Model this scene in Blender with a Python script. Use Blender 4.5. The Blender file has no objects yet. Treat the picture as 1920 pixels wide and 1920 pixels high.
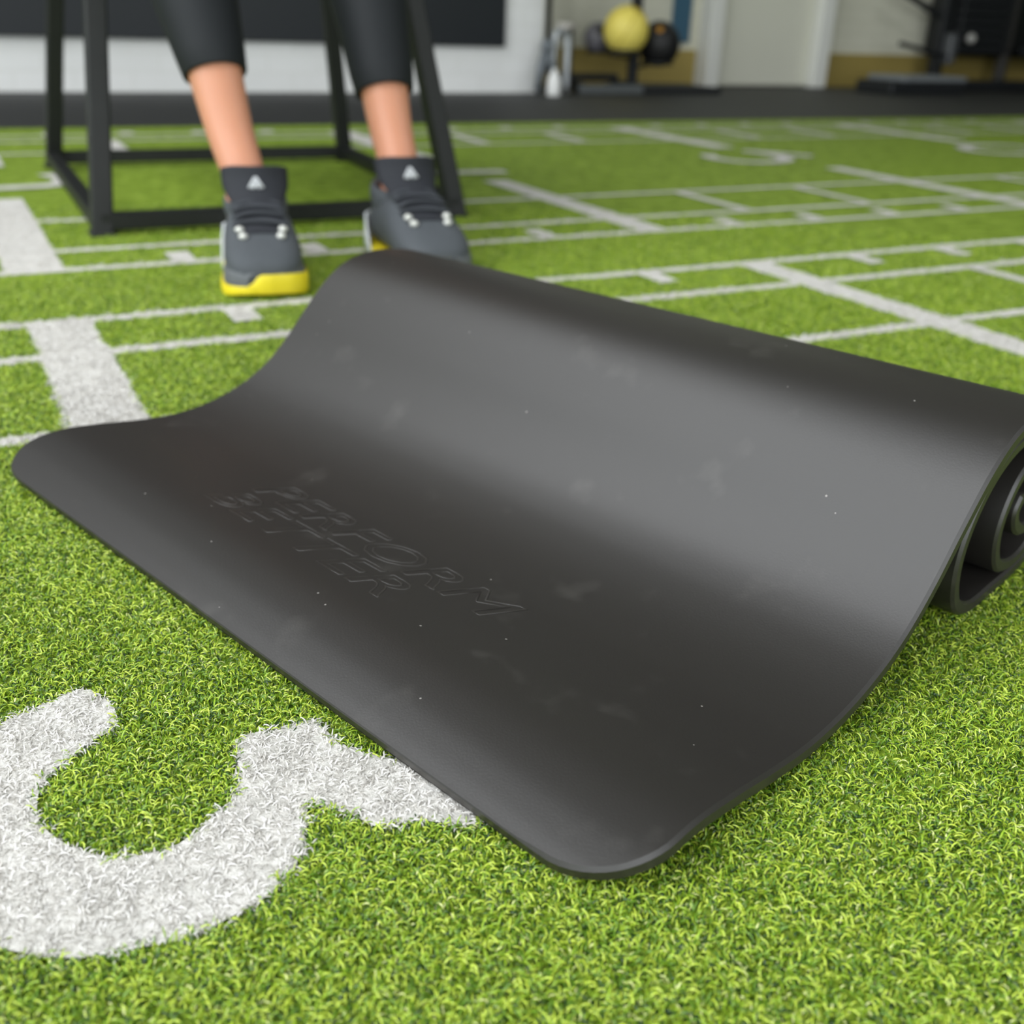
import bpy, math, random
import numpy as np
from mathutils import Vector, Matrix, Quaternion

random.seed(7)
rng = np.random.default_rng(11)
S = bpy.context.scene
COL = S.collection

# ------------------------------------------------------------------ camera, light, exposure
# world axes follow the lines woven into the turf: X along the long lines, Y towards the far wall, Z up
CAM_H = 0.33
PITCH, ROLL, YAW = 0.438393, -0.036791, 0.495648
cam = bpy.data.cameras.new('camera')
cam.sensor_width = 36.0
cam.lens = 36.0 * 1980.0 / 1920.0
cam.clip_start = 0.02
cam.dof.use_dof = True
cam.dof.focus_distance = 0.55
cam.dof.aperture_fstop = 6.6
cam_o = bpy.data.objects.new('camera', cam)
COL.objects.link(cam_o)
_f = Vector((math.sin(YAW) * math.cos(PITCH), math.cos(YAW) * math.cos(PITCH), -math.sin(PITCH)))
_x = Vector((math.cos(YAW), -math.sin(YAW), 0))
_d = _f.cross(_x)
_r = _x * math.cos(ROLL) + _d * math.sin(ROLL)
_dn = -_x * math.sin(ROLL) + _d * math.cos(ROLL)
mw = Matrix(((_r.x, -_dn.x, -_f.x, 0), (_r.y, -_dn.y, -_f.y, 0), (_r.z, -_dn.z, -_f.z, CAM_H), (0, 0, 0, 1)))
cam_o.matrix_world = mw
S.camera = cam_o

S.view_settings.view_transform = 'Standard'
S.view_settings.look = 'None'
S.view_settings.gamma = 1.0
S.view_settings.use_curve_mapping = False
S.view_settings.exposure = 0.20

W = bpy.data.worlds.new('world')
S.world = W
W.use_nodes = True
W.node_tree.nodes['Background'].inputs[0].default_value = (0.80, 0.90, 1.0, 1)
W.node_tree.nodes['Background'].inputs[1].default_value = 1.0

def area(name, loc, target, sx, sy, radiance, col):
    L = bpy.data.lights.new(name, 'AREA')
    L.shape = 'RECTANGLE'; L.size = sx; L.size_y = sy
    L.energy = radiance * sx * sy * math.pi
    L.color = col
    o = bpy.data.objects.new(name, L)
    COL.objects.link(o)
    o.location = loc
    o.rotation_euler = (Vector(target) - Vector(loc)).to_track_quat('-Z', 'Z').to_euler()
    return o

# daylight through the row of windows in the left-hand wall and through the roof lights, plus one added overhead fill
WIN = [(-3.2, -0.6), (-0.1, 2.5)]          # y spans of the windows in the left wall
for (a, b) in WIN:
    area('window_daylight', (-3.56, (a + b) / 2, 2.2), (0, (a + b) / 2, 2.2), b - a, 2.9, 4.6, (0.93, 0.97, 1.0))
FRONT = (-2.4, 3.2, 3.0)               # open roller door in the wall behind the camera: x span and height
area('door_daylight', ((FRONT[0] + FRONT[1]) / 2, -3.75, FRONT[2] / 2), ((FRONT[0] + FRONT[1]) / 2, 0, FRONT[2] / 2), FRONT[1] - FRONT[0], FRONT[2], 2.3, (0.97, 0.98, 1.0))
SKY = [(-2.75, 1.0, -1.2, 4.4), (-1.25, .9, -1.2, 4.4), (4.6, .9, -2.6, .6)]      # roof lights: centre and width in x, extent in y; last one is an added fill to brighten the far walls
for (a, w, y0, y1) in SKY:
    area('rooflight_and_fill', (a, (y0 + y1) / 2, 4.36), (a, (y0 + y1) / 2, 0), w, y1 - y0, 5.5, (0.97, 0.98, 1.0))

# ------------------------------------------------------------------ helpers
def lin(r, g, b):
    f = lambda c: (c / 255 / 12.92) if c / 255 <= 0.04045 else ((c / 255 + 0.055) / 1.055) ** 2.4
    return (f(r), f(g), f(b), 1)

def mat(name, col, rough=0.6, metal=0.0, spec=0.5, var=0.0, vscale=20, bump=0.0, bscale=60, coords='Object'):
    m = bpy.data.materials.new(name); m.use_nodes = True
    nt = m.node_tree; p = nt.nodes['Principled BSDF']
    p.inputs['Base Color'].default_value = col
    p.inputs['Roughness'].default_value = rough
    p.inputs['Metallic'].default_value = metal
    p.inputs['Specular IOR Level'].default_value = spec
    if var or bump:
        tc = nt.nodes.new('ShaderNodeTexCoord')
    if var:
        n = nt.nodes.new('ShaderNodeTexNoise'); n.inputs['Scale'].default_value = vscale; n.inputs['Detail'].default_value = 4
        nt.links.new(tc.outputs[coords], n.inputs['Vector'])
        r = nt.nodes.new('ShaderNodeMix'); r.data_type = 'RGBA'
        r.inputs[6].default_value = tuple(c * (1 - var) for c in col[:3]) + (1,)
        r.inputs[7].default_value = tuple(min(1, c * (1 + var)) for c in col[:3]) + (1,)
        nt.links.new(n.outputs['Fac'], r.inputs[0]); nt.links.new(r.outputs[2], p.inputs['Base Color'])
    if bump:
        n2 = nt.nodes.new('ShaderNodeTexNoise'); n2.inputs['Scale'].default_value = bscale; n2.inputs['Detail'].default_value = 3
        nt.links.new(tc.outputs[coords], n2.inputs['Vector'])
        b = nt.nodes.new('ShaderNodeBump'); b.inputs['Strength'].default_value = bump; b.inputs['Distance'].default_value = 0.002
        nt.links.new(n2.outputs['Fac'], b.inputs['Height']); nt.links.new(b.outputs['Normal'], p.inputs['Normal'])
    return m

def tag(o, label=None, cat=None, group=None, kind=None):
    if label: o['label'] = label
    if cat: o['category'] = cat
    if group: o['group'] = group
    if kind: o['kind'] = kind
    return o

class MB:
    def __init__(s): s.v = []; s.f = []; s.m = []
    def add(s, vs, fs, mi=0):
        k = len(s.v); s.v += [tuple(map(float, q)) for q in vs]
        s.f += [tuple(i + k for i in f) for f in fs]; s.m += [mi] * len(fs)
    def box(s, lo, hi, bev=0.0):
        (x0, y0, z0), (x1, y1, z1) = lo, hi
        b = min(bev, (x1 - x0) / 2.01, (y1 - y0) / 2.01, (z1 - z0) / 2.01)
        if b <= 0:
            s.add([(x0, y0, z0), (x1, y0, z0), (x1, y1, z0), (x0, y1, z0), (x0, y0, z1), (x1, y0, z1), (x1, y1, z1), (x0, y1, z1)],
                  [(3, 2, 1, 0), (4, 5, 6, 7), (0, 1, 5, 4), (1, 2, 6, 5), (2, 3, 7, 6), (3, 0, 4, 7)])
            return
        def ring(x0, y0, x1, y1, c, z):
            return [(x0 + c, y0, z), (x1 - c, y0, z), (x1, y0 + c, z), (x1, y1 - c, z), (x1 - c, y1, z), (x0 + c, y1, z), (x0, y1 - c, z), (x0, y0 + c, z)]
        R = [ring(x0 + b, y0 + b, x1 - b, y1 - b, b * .3, z0), ring(x0, y0, x1, y1, b, z0 + b), ring(x0, y0, x1, y1, b, z1 - b), ring(x0 + b, y0 + b, x1 - b, y1 - b, b * .3, z1)]
        s.rings(R)
    def rings(s, R, cap=True, closed=True):
        n = len(R[0]); k = len(s.v); vs = [p for r in R for p in r]; fs = []
        for i in range(len(R) - 1):
            for j in range(n if closed else n - 1):
                a = i * n + j; b = i * n + (j + 1) % n
                fs.append((a, b, b + n, a + n))
        if cap:
            fs.append(tuple(reversed(range(n)))); fs.append(tuple(range((len(R) - 1) * n, len(R) * n)))
        s.add(vs, fs)
    def tube(s, pts, r, n=12, sq=False, radii=None, flat=1.0):
        pts = [Vector(p) for p in pts]; R = []
        up = None
        for i, p in enumerate(pts):
            t = (pts[min(i + 1, len(pts) - 1)] - pts[max(i - 1, 0)]).normalized()
            if up is None:
                up = Vector((0, 0, 1)) if abs(t.z) < .9 else Vector((1, 0, 0))
            a = t.cross(up).normalized(); up = a.cross(t).normalized()
            rr = radii[i] if radii else r
            if sq:
                c = .82
                cs = [(-1, -c), (-c, -1), (c, -1), (1, -c), (1, c), (c, 1), (-c, 1), (-1, c)]
            else:
                cs = [(math.cos(2 * math.pi * k / n), math.sin(2 * math.pi * k / n)) for k in range(n)]
            R.append([p + a * (x * rr) + up * (y * rr * flat) for x, y in cs])
        s.rings(R)
    def sphere(s, c, r, nu=24, nv=14, sq=(1, 1, 1)):
        R = []
        for i in range(1, nv):
            th = math.pi * i / nv
            R.append([(c[0] + sq[0] * r * math.sin(th) * math.cos(2 * math.pi * j / nu), c[1] + sq[1] * r * math.sin(th) * math.sin(2 * math.pi * j / nu), c[2] - sq[2] * r * math.cos(th)) for j in range(nu)])
        s.rings(R)
    def lathe(s, c, prof, n=24):
        R = [[(c[0] + r * math.cos(2 * math.pi * j / n), c[1] + r * math.sin(2 * math.pi * j / n), c[2] + z) for j in range(n)] for r, z in prof]
        s.rings(R)
    def build(s, name, m, parent=None, smooth=False, loc=None):
        me = bpy.data.meshes.new(name); me.from_pydata(s.v, [], s.f)
        for q in (m if isinstance(m, (list, tuple)) else [m]): me.materials.append(q)
        if any(s.m): me.polygons.foreach_set('material_index', s.m)
        me.update()
        o = bpy.data.objects.new(name, me); COL.objects.link(o)
        if parent is not None: o.parent = parent
        if loc: o.location = loc
        if smooth:
            if smooth is True: me.shade_smooth()
            else: me.shade_smooth(); me.set_sharp_from_angle(angle=smooth)
        return o

def empty(name, loc=(0, 0, 0), rz=0.0, parent=None):
    o = bpy.data.objects.new(name, None); COL.objects.link(o); o.location = loc; o.rotation_euler = (0, 0, rz)
    o.empty_display_size = .05
    if parent is not None: o.parent = parent
    return o

def spline(pts, per=8):
    P = [np.array(p, float) for p in pts]; P = [2 * P[0] - P[1]] + P + [2 * P[-1] - P[-2]]; out = []
    for i in range(1, len(P) - 2):
        a, b, c, d = P[i - 1:i + 3]
        for k in range(per):
            t = k / per
            out.append(.5 * (2 * b + (c - a) * t + (2 * a - 5 * b + 4 * c - d) * t * t + (3 * b - a - 3 * c + d) * t ** 3))
    out.append(P[-2]); return np.array(out)

def smooth01(t): t = min(1, max(0, t)); return t * t * (3 - 2 * t)

CY, SY = math.cos(YAW), math.sin(YAW)
def uv(x, y, z=0.0):            # camera-heading floor axes -> turf axes
    return Vector((x * CY + y * SY, -x * SY + y * CY, z))

# ------------------------------------------------------------------ room shell
Z0 = -0.004          # woven backing of the turf; the pile tips reach about z = 0
TURF_END = 3.462
WALL_Y, BACK_Y, STEP_X = 4.86, 5.42, 2.70

def turf_mat(name, ramp, bump, rough):
    m = bpy.data.materials.new(name); m.use_nodes = True
    nt = m.node_tree; p = nt.nodes['Principled BSDF']; p.inputs['Roughness'].default_value = rough
    p.inputs['Specular IOR Level'].default_value = .3
    g = nt.nodes.new('ShaderNodeNewGeometry')
    n1 = nt.nodes.new('ShaderNodeTexNoise'); n1.inputs['Scale'].default_value = 260; n1.inputs['Detail'].default_value = 3; n1.inputs['Roughness'].default_value = .7
    n2 = nt.nodes.new('ShaderNodeTexNoise'); n2.inputs['Scale'].default_value = 34; n2.inputs['Detail'].default_value = 3
    mx = nt.nodes.new('ShaderNodeMath'); mx.operation = 'MULTIPLY_ADD'; mx.inputs[1].default_value = .35
    nt.links.new(g.outputs['Position'], n1.inputs['Vector']); nt.links.new(g.outputs['Position'], n2.inputs['Vector'])
    nt.links.new(n2.outputs['Fac'], mx.inputs[0])
    m2 = nt.nodes.new('ShaderNodeMath'); m2.operation = 'MULTIPLY'; m2.inputs[1].default_value = .65
    nt.links.new(n1.outputs['Fac'], m2.inputs[0]); nt.links.new(m2.outputs[0], mx.inputs[2])
    cr = nt.nodes.new('ShaderNodeValToRGB')
    e = cr.color_ramp.elements; e[0].position = .36; e[0].color = ramp[0]; e[1].position = .64; e[1].color = ramp[2]
    k = cr.color_ramp.elements.new(.5); k.color = ramp[1]
    nt.links.new(mx.outputs[0], cr.inputs['Fac']); nt.links.new(cr.outputs['Color'], p.inputs['Base Color'])
    b = nt.nodes.new('ShaderNodeBump'); b.inputs['Strength'].default_value = bump; b.inputs['Distance'].default_value = .004
    nt.links.new(n1.outputs['Fac'], b.inputs['Height']); nt.links.new(b.outputs['Normal'], p.inputs['Normal'])
    return m

M_turf = turf_mat('green_turf', [lin(76, 100, 18), lin(124, 150, 38), lin(166, 188, 80)], .5, .6)
M_turfw = turf_mat('white_turf', [lin(186, 183, 176), lin(212, 209, 202), lin(232, 229, 223)], .4, .6)
M_rubber = mat('rubber_floor', lin(44, 45, 43), .62, var=.25, vscale=300, bump=.2, bscale=400)

b = MB(); b.box((-3.5, -3.6, Z0 - .03), (9.0, TURF_END, Z0))
floor = b.build('floor', M_turf); tag(floor, 'green artificial turf floor woven with white training lines', kind='structure')
b = MB(); b.box((-3.5, TURF_END, Z0 - .03), (9.0, BACK_Y, Z0 + .001))
rub = b.build('rubber_flooring', M_rubber, floor); tag(rub, 'black rubber gym flooring along the far wall')

def brick_wall_mat(name, col, mort, bump, dirt=None):
    m = bpy.data.materials.new(name); m.use_nodes = True
    nt = m.node_tree; p = nt.nodes['Principled BSDF']; p.inputs['Roughness'].default_value = .7
    g = nt.nodes.new('ShaderNodeNewGeometry'); sp = nt.nodes.new('ShaderNodeSeparateXYZ'); cb = nt.nodes.new('ShaderNodeCombineXYZ')
    nt.links.new(g.outputs['Position'], sp.inputs[0]); nt.links.new(sp.outputs[0], cb.inputs[0]); nt.links.new(sp.outputs[2], cb.inputs[1])
    br = nt.nodes.new('ShaderNodeTexBrick'); br.inputs['Scale'].default_value = 1
    br.inputs['Brick Width'].default_value = .225; br.inputs['Row Height'].default_value = .075; br.inputs['Mortar Size'].default_value = .006
    br.inputs['Color1'].default_value = col; br.inputs['Color2'].default_value = tuple(c * .96 for c in col[:3]) + (1,); br.inputs['Mortar'].default_value = mort
    nt.links.new(cb.outputs[0], br.inputs['Vector'])
    n = nt.nodes.new('ShaderNodeTexNoise'); n.inputs['Scale'].default_value = 3.5; n.inputs['Detail'].default_value = 5
    nt.links.new(g.outputs['Position'], n.inputs['Vector'])
    mx = nt.nodes.new('ShaderNodeMix'); mx.data_type = 'RGBA'; mx.blend_type = 'MULTIPLY'; mx.inputs[0].default_value = .12
    nt.links.new(br.outputs['Color'], mx.inputs[6]); nt.links.new(n.outputs['Fac'], mx.inputs[7]); nt.links.new(mx.outputs[2], p.inputs['Base Color'])
    bp = nt.nodes.new('ShaderNodeBump'); bp.inputs['Strength'].default_value = bump; bp.inputs['Distance'].default_value = .004; bp.invert = True
    nt.links.new(br.outputs['Fac'], bp.inputs['Height']); nt.links.new(bp.outputs['Normal'], p.inputs['Normal'])
    return m

M_white = brick_wall_mat('white_painted_brick', lin(246, 246, 243), lin(240, 240, 236), .15)
M_beige = brick_wall_mat('beige_painted_block', lin(228, 226, 206), lin(220, 218, 198), .25)
M_olive = mat('olive_paint', lin(160, 141, 76), .6, var=.08, vscale=6)
M_dark = mat('dark_wall', lin(70, 72, 74), .7)
M_ceil = mat('roof_lining', lin(120, 122, 124), .8, var=.06, vscale=2)
M_plain = mat('grey_plaster', lin(170, 170, 166), .7, var=.04, vscale=2)

TOPZ = 4.3
def struct(name, lo, hi, m, label=None):
    q = MB(); q.box(lo, hi); o = q.build(name, m); tag(o, label, kind='structure'); return o
struct('wall_back', (-3.5, WALL_Y, Z0), (STEP_X, WALL_Y + .12, TOPZ), M_white, 'white painted brick wall under the black board')
struct('trim_1', (STEP_X - .12, WALL_Y + .12, Z0), (STEP_X, BACK_Y, TOPZ), M_white, 'white return of the brick wall beside the recess')
struct('wall_recess', (STEP_X, BACK_Y, Z0), (9.0, BACK_Y + .12, TOPZ), M_beige, 'beige painted wall behind the gym machines')
struct('wall_right', (9.0, -3.6, Z0), (9.12, BACK_Y + .12, TOPZ), M_dark)
wf = MB(); wf.box((-3.5, -3.72, Z0), (FRONT[0], -3.6, TOPZ)); wf.box((FRONT[1], -3.72, Z0), (9.0, -3.6, TOPZ)); wf.box((FRONT[0], -3.72, FRONT[2]), (FRONT[1], -3.6, TOPZ))
tag(wf.build('wall_front', M_plain), kind='structure')
for k, (x0, x1) in enumerate([(STEP_X + .06, 4.02), (4.955, 8.98)]):
    struct('baseboard_recess' if k == 0 else 'baseboard_right', (x0, BACK_Y - .012, Z0), (x1, BACK_Y, .19), M_olive, 'olive painted lower band of the ' + ('recess wall behind the ball rack' if k == 0 else 'wall behind the black machine'))
# left wall with two window openings
wl = MB(); x0, x1 = -3.62, -3.5
zs, zt = .75, 3.65
ys = [-3.6] + [q for s_ in WIN for q in s_] + [BACK_Y]
wl.box((x0, -3.72, Z0), (x1, BACK_Y, zs)); wl.box((x0, -3.72, zt), (x1, BACK_Y, TOPZ))
for i in range(0, len(ys), 2): wl.box((x0, ys[i], zs), (x1, ys[i + 1], zt))
o = wl.build('wall_left', M_plain); tag(o, kind='structure')
M_frame = mat('window_frame_paint', lin(70, 74, 78), .5)
for k, (a, c) in enumerate(WIN):
    w_ = MB(); t = .05
    w_.box((-3.52, a, zs), (-3.46, c, zs + t)); w_.box((-3.52, a, zt - t), (-3.46, c, zt))
    for q in np.linspace(a, c - t, 4): w_.box((-3.52, q, zs + t), (-3.46, q + t, zt - t))
    w_.box((-3.51, a + t, 2.15), (-3.47, c - t, 2.19))
    tag(w_.build('window_%d' % (k + 1), M_frame), kind='structure')
# ceiling with the roof-light openings and one for the added fill
cl = MB(); zc0, zc1 = TOPZ - .04, TOPZ + .04
px_ = -3.62
for (a, w, y0, y1) in SKY:
    cl.box((px_, -3.72, zc0), (a - w / 2, BACK_Y + .12, zc1))
    cl.box((a - w / 2, -3.72, zc0), (a + w / 2, y0, zc1)); cl.box((a - w / 2, y1, zc0), (a + w / 2, BACK_Y + .12, zc1)); px_ = a + w / 2
cl.box((px_, -3.72, zc0), (9.12, BACK_Y + .12, zc1))
tag(cl.build('ceiling', M_ceil), kind='structure')

# door leaf and its two posts in the recess wall
M_door = mat('door_paint', lin(222, 221, 204), .55, var=.04, vscale=3)
M_post = mat('post_paint', lin(232, 232, 224), .5)
b = MB(); b.box((4.13, BACK_Y - .05, Z0 + .01), (4.835, BACK_Y - .008, 2.3), .004)
d = b.build('door_1', M_door); tag(d, 'plain beige door between two pale posts', kind='structure')
b = MB(); b.tube([(4.23, BACK_Y - .05, 1.05), (4.23, BACK_Y - .1, 1.05), (4.33, BACK_Y - .1, 1.05)], .011); b.build('door_handle', mat('handle_metal', lin(170, 170, 170), .3, 1.0), d, True)
for nm, xa, xb in (('trim_2', 4.03, 4.125), ('trim_3', 4.84, 4.945)):
    b = MB(); b.box((xa, BACK_Y - .12, Z0), (xb, BACK_Y, 2.4), .008)
    tag(b.build(nm, M_post), 'pale door post on the ' + ('left of the beige door' if nm == 'trim_2' else 'right of the beige door'), kind='structure')

# ------------------------------------------------------------------ white lines and figures woven into the turf
LW = .022
rects = []            # (x0, x1, y0, y1)
numerals = []
XL, XR = -3.4, 8.8
lineY = [.912, 1.146, 1.283, 1.558, 1.688, 1.941, 2.862, 3.115, 3.247]
for q in lineY: rects.append(('turf_line', XL, XR, q - LW / 2, q + LW / 2))
for k in range(-4, 9):
    c = .098 + k * 1.0
    wd = .068 if k == 0 else .056
    rects.append(('turf_bar', c - wd / 2, c + wd / 2, .74, 1.29))
    c2 = .098 + k * 1.0 + (.0 if k < 1 else .01)
    wd2 = .075 if k == 0 else .06
    rects.append(('turf_bar', c2 - wd2 / 2, c2 + wd2 / 2, 1.55, 2.19))
    rects.append(('turf_bar', c2 - .04, c2 + .04, 2.64, 3.25))
    for q in (.2, .4, .6, .8):
        rects.append(('turf_tick', c + q - .017, c + q + .017, 1.215, 1.275))
        rects.append(('turf_tick', c + q - .017, c + q + .017, 1.57, 1.63))
        rects.append(('turf_tick', c + q - .02, c + q + .02, 3.25, 3.31))
    for q in (.325, .65):
        rects.append(('turf_crossbar', c + q - .014, c + q + .014, .92, 1.14))
        rects.append(('turf_crossbar', c + q - .014, c + q + .014, 1.69, 1.935))
        rects.append(('turf_crossbar', c + q - .02, c + q + .02, 2.87, 3.11))
# the figure 5 in front of the mat (measured outline), then the same figure further along the track
FIVE = [(-.017, .503), (-.002, .509), (.018, .517), (.027, .515), (.033, .503), (.036, .492), (.036, .48), (.031, .473), (.024, .47), (.015, .463), (.007, .457), (.001, .452), (-.004, .445), (-.007, .434), (-.008, .421), (-.004, .408), (.003, .396), (.011, .387), (.022, .38), (.033, .377), (.045, .378), (.055, .383), (.065, .39), (.073, .397), (.079, .407), (.082, .421), (.085, .44), (.094, .442), (.107, .441), (.125, .441), (.129, .428), (.131, .415), (.14, .403), (.152, .392), (.22, .372), (.26, .36), (.25, .312), (.21, .322), (.169, .334), (.16, .336), (.149, .345), (.141, .349), (.126, .352), (.119, .364), (.112, .371), (.104, .38), (.099, .368), (.093, .353), (.086, .342), (.076, .335), (.063, .329), (.049, .326), (.034, .324), (.017, .328), (-.002, .332), (-.015, .339), (-.028, .35), (-.04, .365), (-.05, .385), (-.056, .41), (-.056, .435), (-.05, .46), (-.04, .48), (-.03, .494)]
def turned(poly, cx, cy, s): return [(cx + (.1 - p[0]) * s, cy + (.41 - p[1]) * s) for p in poly]
def stroke(pts, wd, per=6):
    P = spline([(p[0], p[1], 0) for p in pts], per)[:, :2]; L = []; R = []
    for i, p in enumerate(P):
        t = P[min(i + 1, len(P) - 1)] - P[max(i - 1, 0)]; t /= np.linalg.norm(t); n = np.array((-t[1], t[0]))
        L.append(tuple(p + n * wd / 2)); R.append(tuple(p - n * wd / 2))
    return L + R[::-1]
numerals.append(('turf_numeral', FIVE, 'white figure five woven into the turf in front of the mat'))
numerals.append(('turf_numeral', stroke([(1.93, 2.50), (1.90, 2.42), (1.935, 2.34), (2.02, 2.32), (2.10, 2.36), (2.13, 2.44), (2.12, 2.53)], .045), 'bowl of the white figure five woven into the turf at the far right'))
numerals.append(('turf_figure_bar', stroke([(2.10, 2.555), (2.17, 2.48), (2.23, 2.40)], .05), 'bar of the white figure five woven into the turf at the far right'))
numerals.append(('turf_numeral', stroke([(2.95, 2.50), (2.90, 2.42), (2.93, 2.34), (3.03, 2.31), (3.16, 2.33), (3.20, 2.42), (3.17, 2.51), (3.06, 2.54), (2.955, 2.51)], .05), 'white round figure woven into the turf at the right edge'))
numerals.append(('turf_numeral', stroke([(.21, 2.50), (.235, 2.42), (.21, 2.345), (.11, 2.325), (.0, 2.345), (-.05, 2.42), (-.03, 2.5)], .045), 'white figure woven into the turf behind the left box leg'))
numerals.append(('turf_numeral', stroke([(1.15, 2.62), (1.06, 2.56), (.985, 2.45), (1.0, 2.335), (1.09, 2.325), (1.20, 2.315)], .05), 'white figure woven into the turf behind the right box leg'))
numerals.append(('turf_numeral', turned(FIVE, -.95, 2.42, 1.6), 'white figure five woven into the turf left of the box'))

LIFT = {'turf_line': .0, 'turf_bar': .0003, 'turf_tick': .0006, 'turf_crossbar': .0009, 'turf_numeral': .0012, 'turf_figure_bar': .0015}
def sheet(name, polys, label=None):
    b = MB()
    for P in polys: b.add([(x, y, Z0 + .0010 + LIFT[name]) for x, y in P], [tuple(range(len(P)))])
    o = b.build(name, M_turfw, floor)
    for p_ in o.data.polygons:
        if p_.normal.z < 0: p_.flip()
    if label: tag(o, label)
    return o
for nm, xa, xb, ya, yb in rects:
    if nm == 'turf_line' or (-1.2 < xa < 7 and not (xa > 5 and ya < 1.5)): sheet(nm, [[(xa, ya), (xb, ya), (xb, yb), (xa, yb)]])
for nm, P, lab in numerals: sheet(nm, [P], lab)

def in_white(X, Y):
    m = np.zeros(len(X), bool)
    for _, xa, xb, ya, yb in rects: m |= (X > xa) & (X < xb) & (Y > ya) & (Y < yb)
    for _, P, _l in numerals:
        P = np.array(P); c = np.zeros(len(X), bool); j = len(P) - 1
        bb = (X > P[:, 0].min()) & (X < P[:, 0].max()) & (Y > P[:, 1].min()) & (Y < P[:, 1].max())
        if not bb.any(): continue
        for i in range(len(P)):
            (xi, yi), (xj, yj) = P[i], P[j]; j = i
            cond = ((yi > Y) != (yj > Y)) & (X < (xj - xi) * (Y - yi) / ((yj - yi) or 1e-9) + xi)
            c ^= cond
        m |= c & bb
    return m

# ------------------------------------------------------------------ turf pile: curled yarn tufts instanced on points
def fibre_mat(name, col, rough=.36):
    m = bpy.data.materials.new(name); m.use_nodes = True
    nt = m.node_tree; p = nt.nodes['Principled BSDF']
    p.inputs['Roughness'].default_value = rough; p.inputs['Base Color'].default_value = col
    p.inputs['Specular IOR Level'].default_value = .5
    return m
GREENS = [fibre_mat('yarn_lime', lin(192, 212, 74)), fibre_mat('yarn_grass', lin(146, 178, 42)), fibre_mat('yarn_green', lin(96, 134, 30)),
          fibre_mat('yarn_deep_green', lin(38, 70, 24)), fibre_mat('yarn_pale', lin(222, 230, 150))]
WHITES = [fibre_mat('yarn_white', lin(230, 227, 222)), fibre_mat('yarn_offwhite', lin(206, 202, 195))]

def tuft(name, mats, weights, nf, spread, seed):
    r = random.Random(seed); b = MB()
    for _ in range(nf):
        a = r.uniform(0, 6.283); d0 = spread * math.sqrt(r.random())
        p = Vector((d0 * math.cos(a), d0 * math.sin(a), -.001))
        ph = r.uniform(0, 6.283); th = r.uniform(0, .5); L = r.uniform(.0056, .0082); n = 7
        k = r.uniform(1.6, 5.5) / L; tw = r.uniform(-1.2, 1.2); w0 = r.uniform(.00025, .00036)
        dph = r.uniform(-1.2, 1.2) / n
        vs = []
        for i in range(n + 1):
            t = i / n
            h = Vector((math.cos(ph), math.sin(ph), 0))
            dirv = h * math.sin(th) + Vector((0, 0, 1)) * math.cos(th)
            side = Vector((-h.y, h.x, 0)); nn = dirv.cross(side)
            an = tw * t; sd = side * math.cos(an) + nn * math.sin(an)
            w_ = w0 * (1 - .45 * t ** 3)
            vs += [p - sd * w_, p + sd * w_]
            p = p + dirv * (L / n); th += k * L / n * (.5 + t); ph += dph
        mi = r.choices(range(len(mats)), weights)[0]
        b.add(vs, [(2 * i, 2 * i + 1, 2 * i + 3, 2 * i + 2) for i in range(n)], mi)
    me = bpy.data.meshes.new(name); me.from_pydata(b.v, [], b.f)
    for q in mats: me.materials.append(q)
    me.polygons.foreach_set('material_index', b.m); me.shade_smooth(); me.update()
    return bpy.data.objects.new(name, me)

def tuft_collection(name, mats, weights, nf=7, spread=.0020, count=14):
    c = bpy.data.collections.new(name)
    for i in range(count): c.objects.link(tuft('tuft', mats, weights, nf, spread, i * 31 + len(mats)))
    return c
C_green = tuft_collection('green_tufts', GREENS, [5, 6, 5, 4, 1.8])
C_white = tuft_collection('white_tufts', WHITES, [3, 2])

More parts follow.
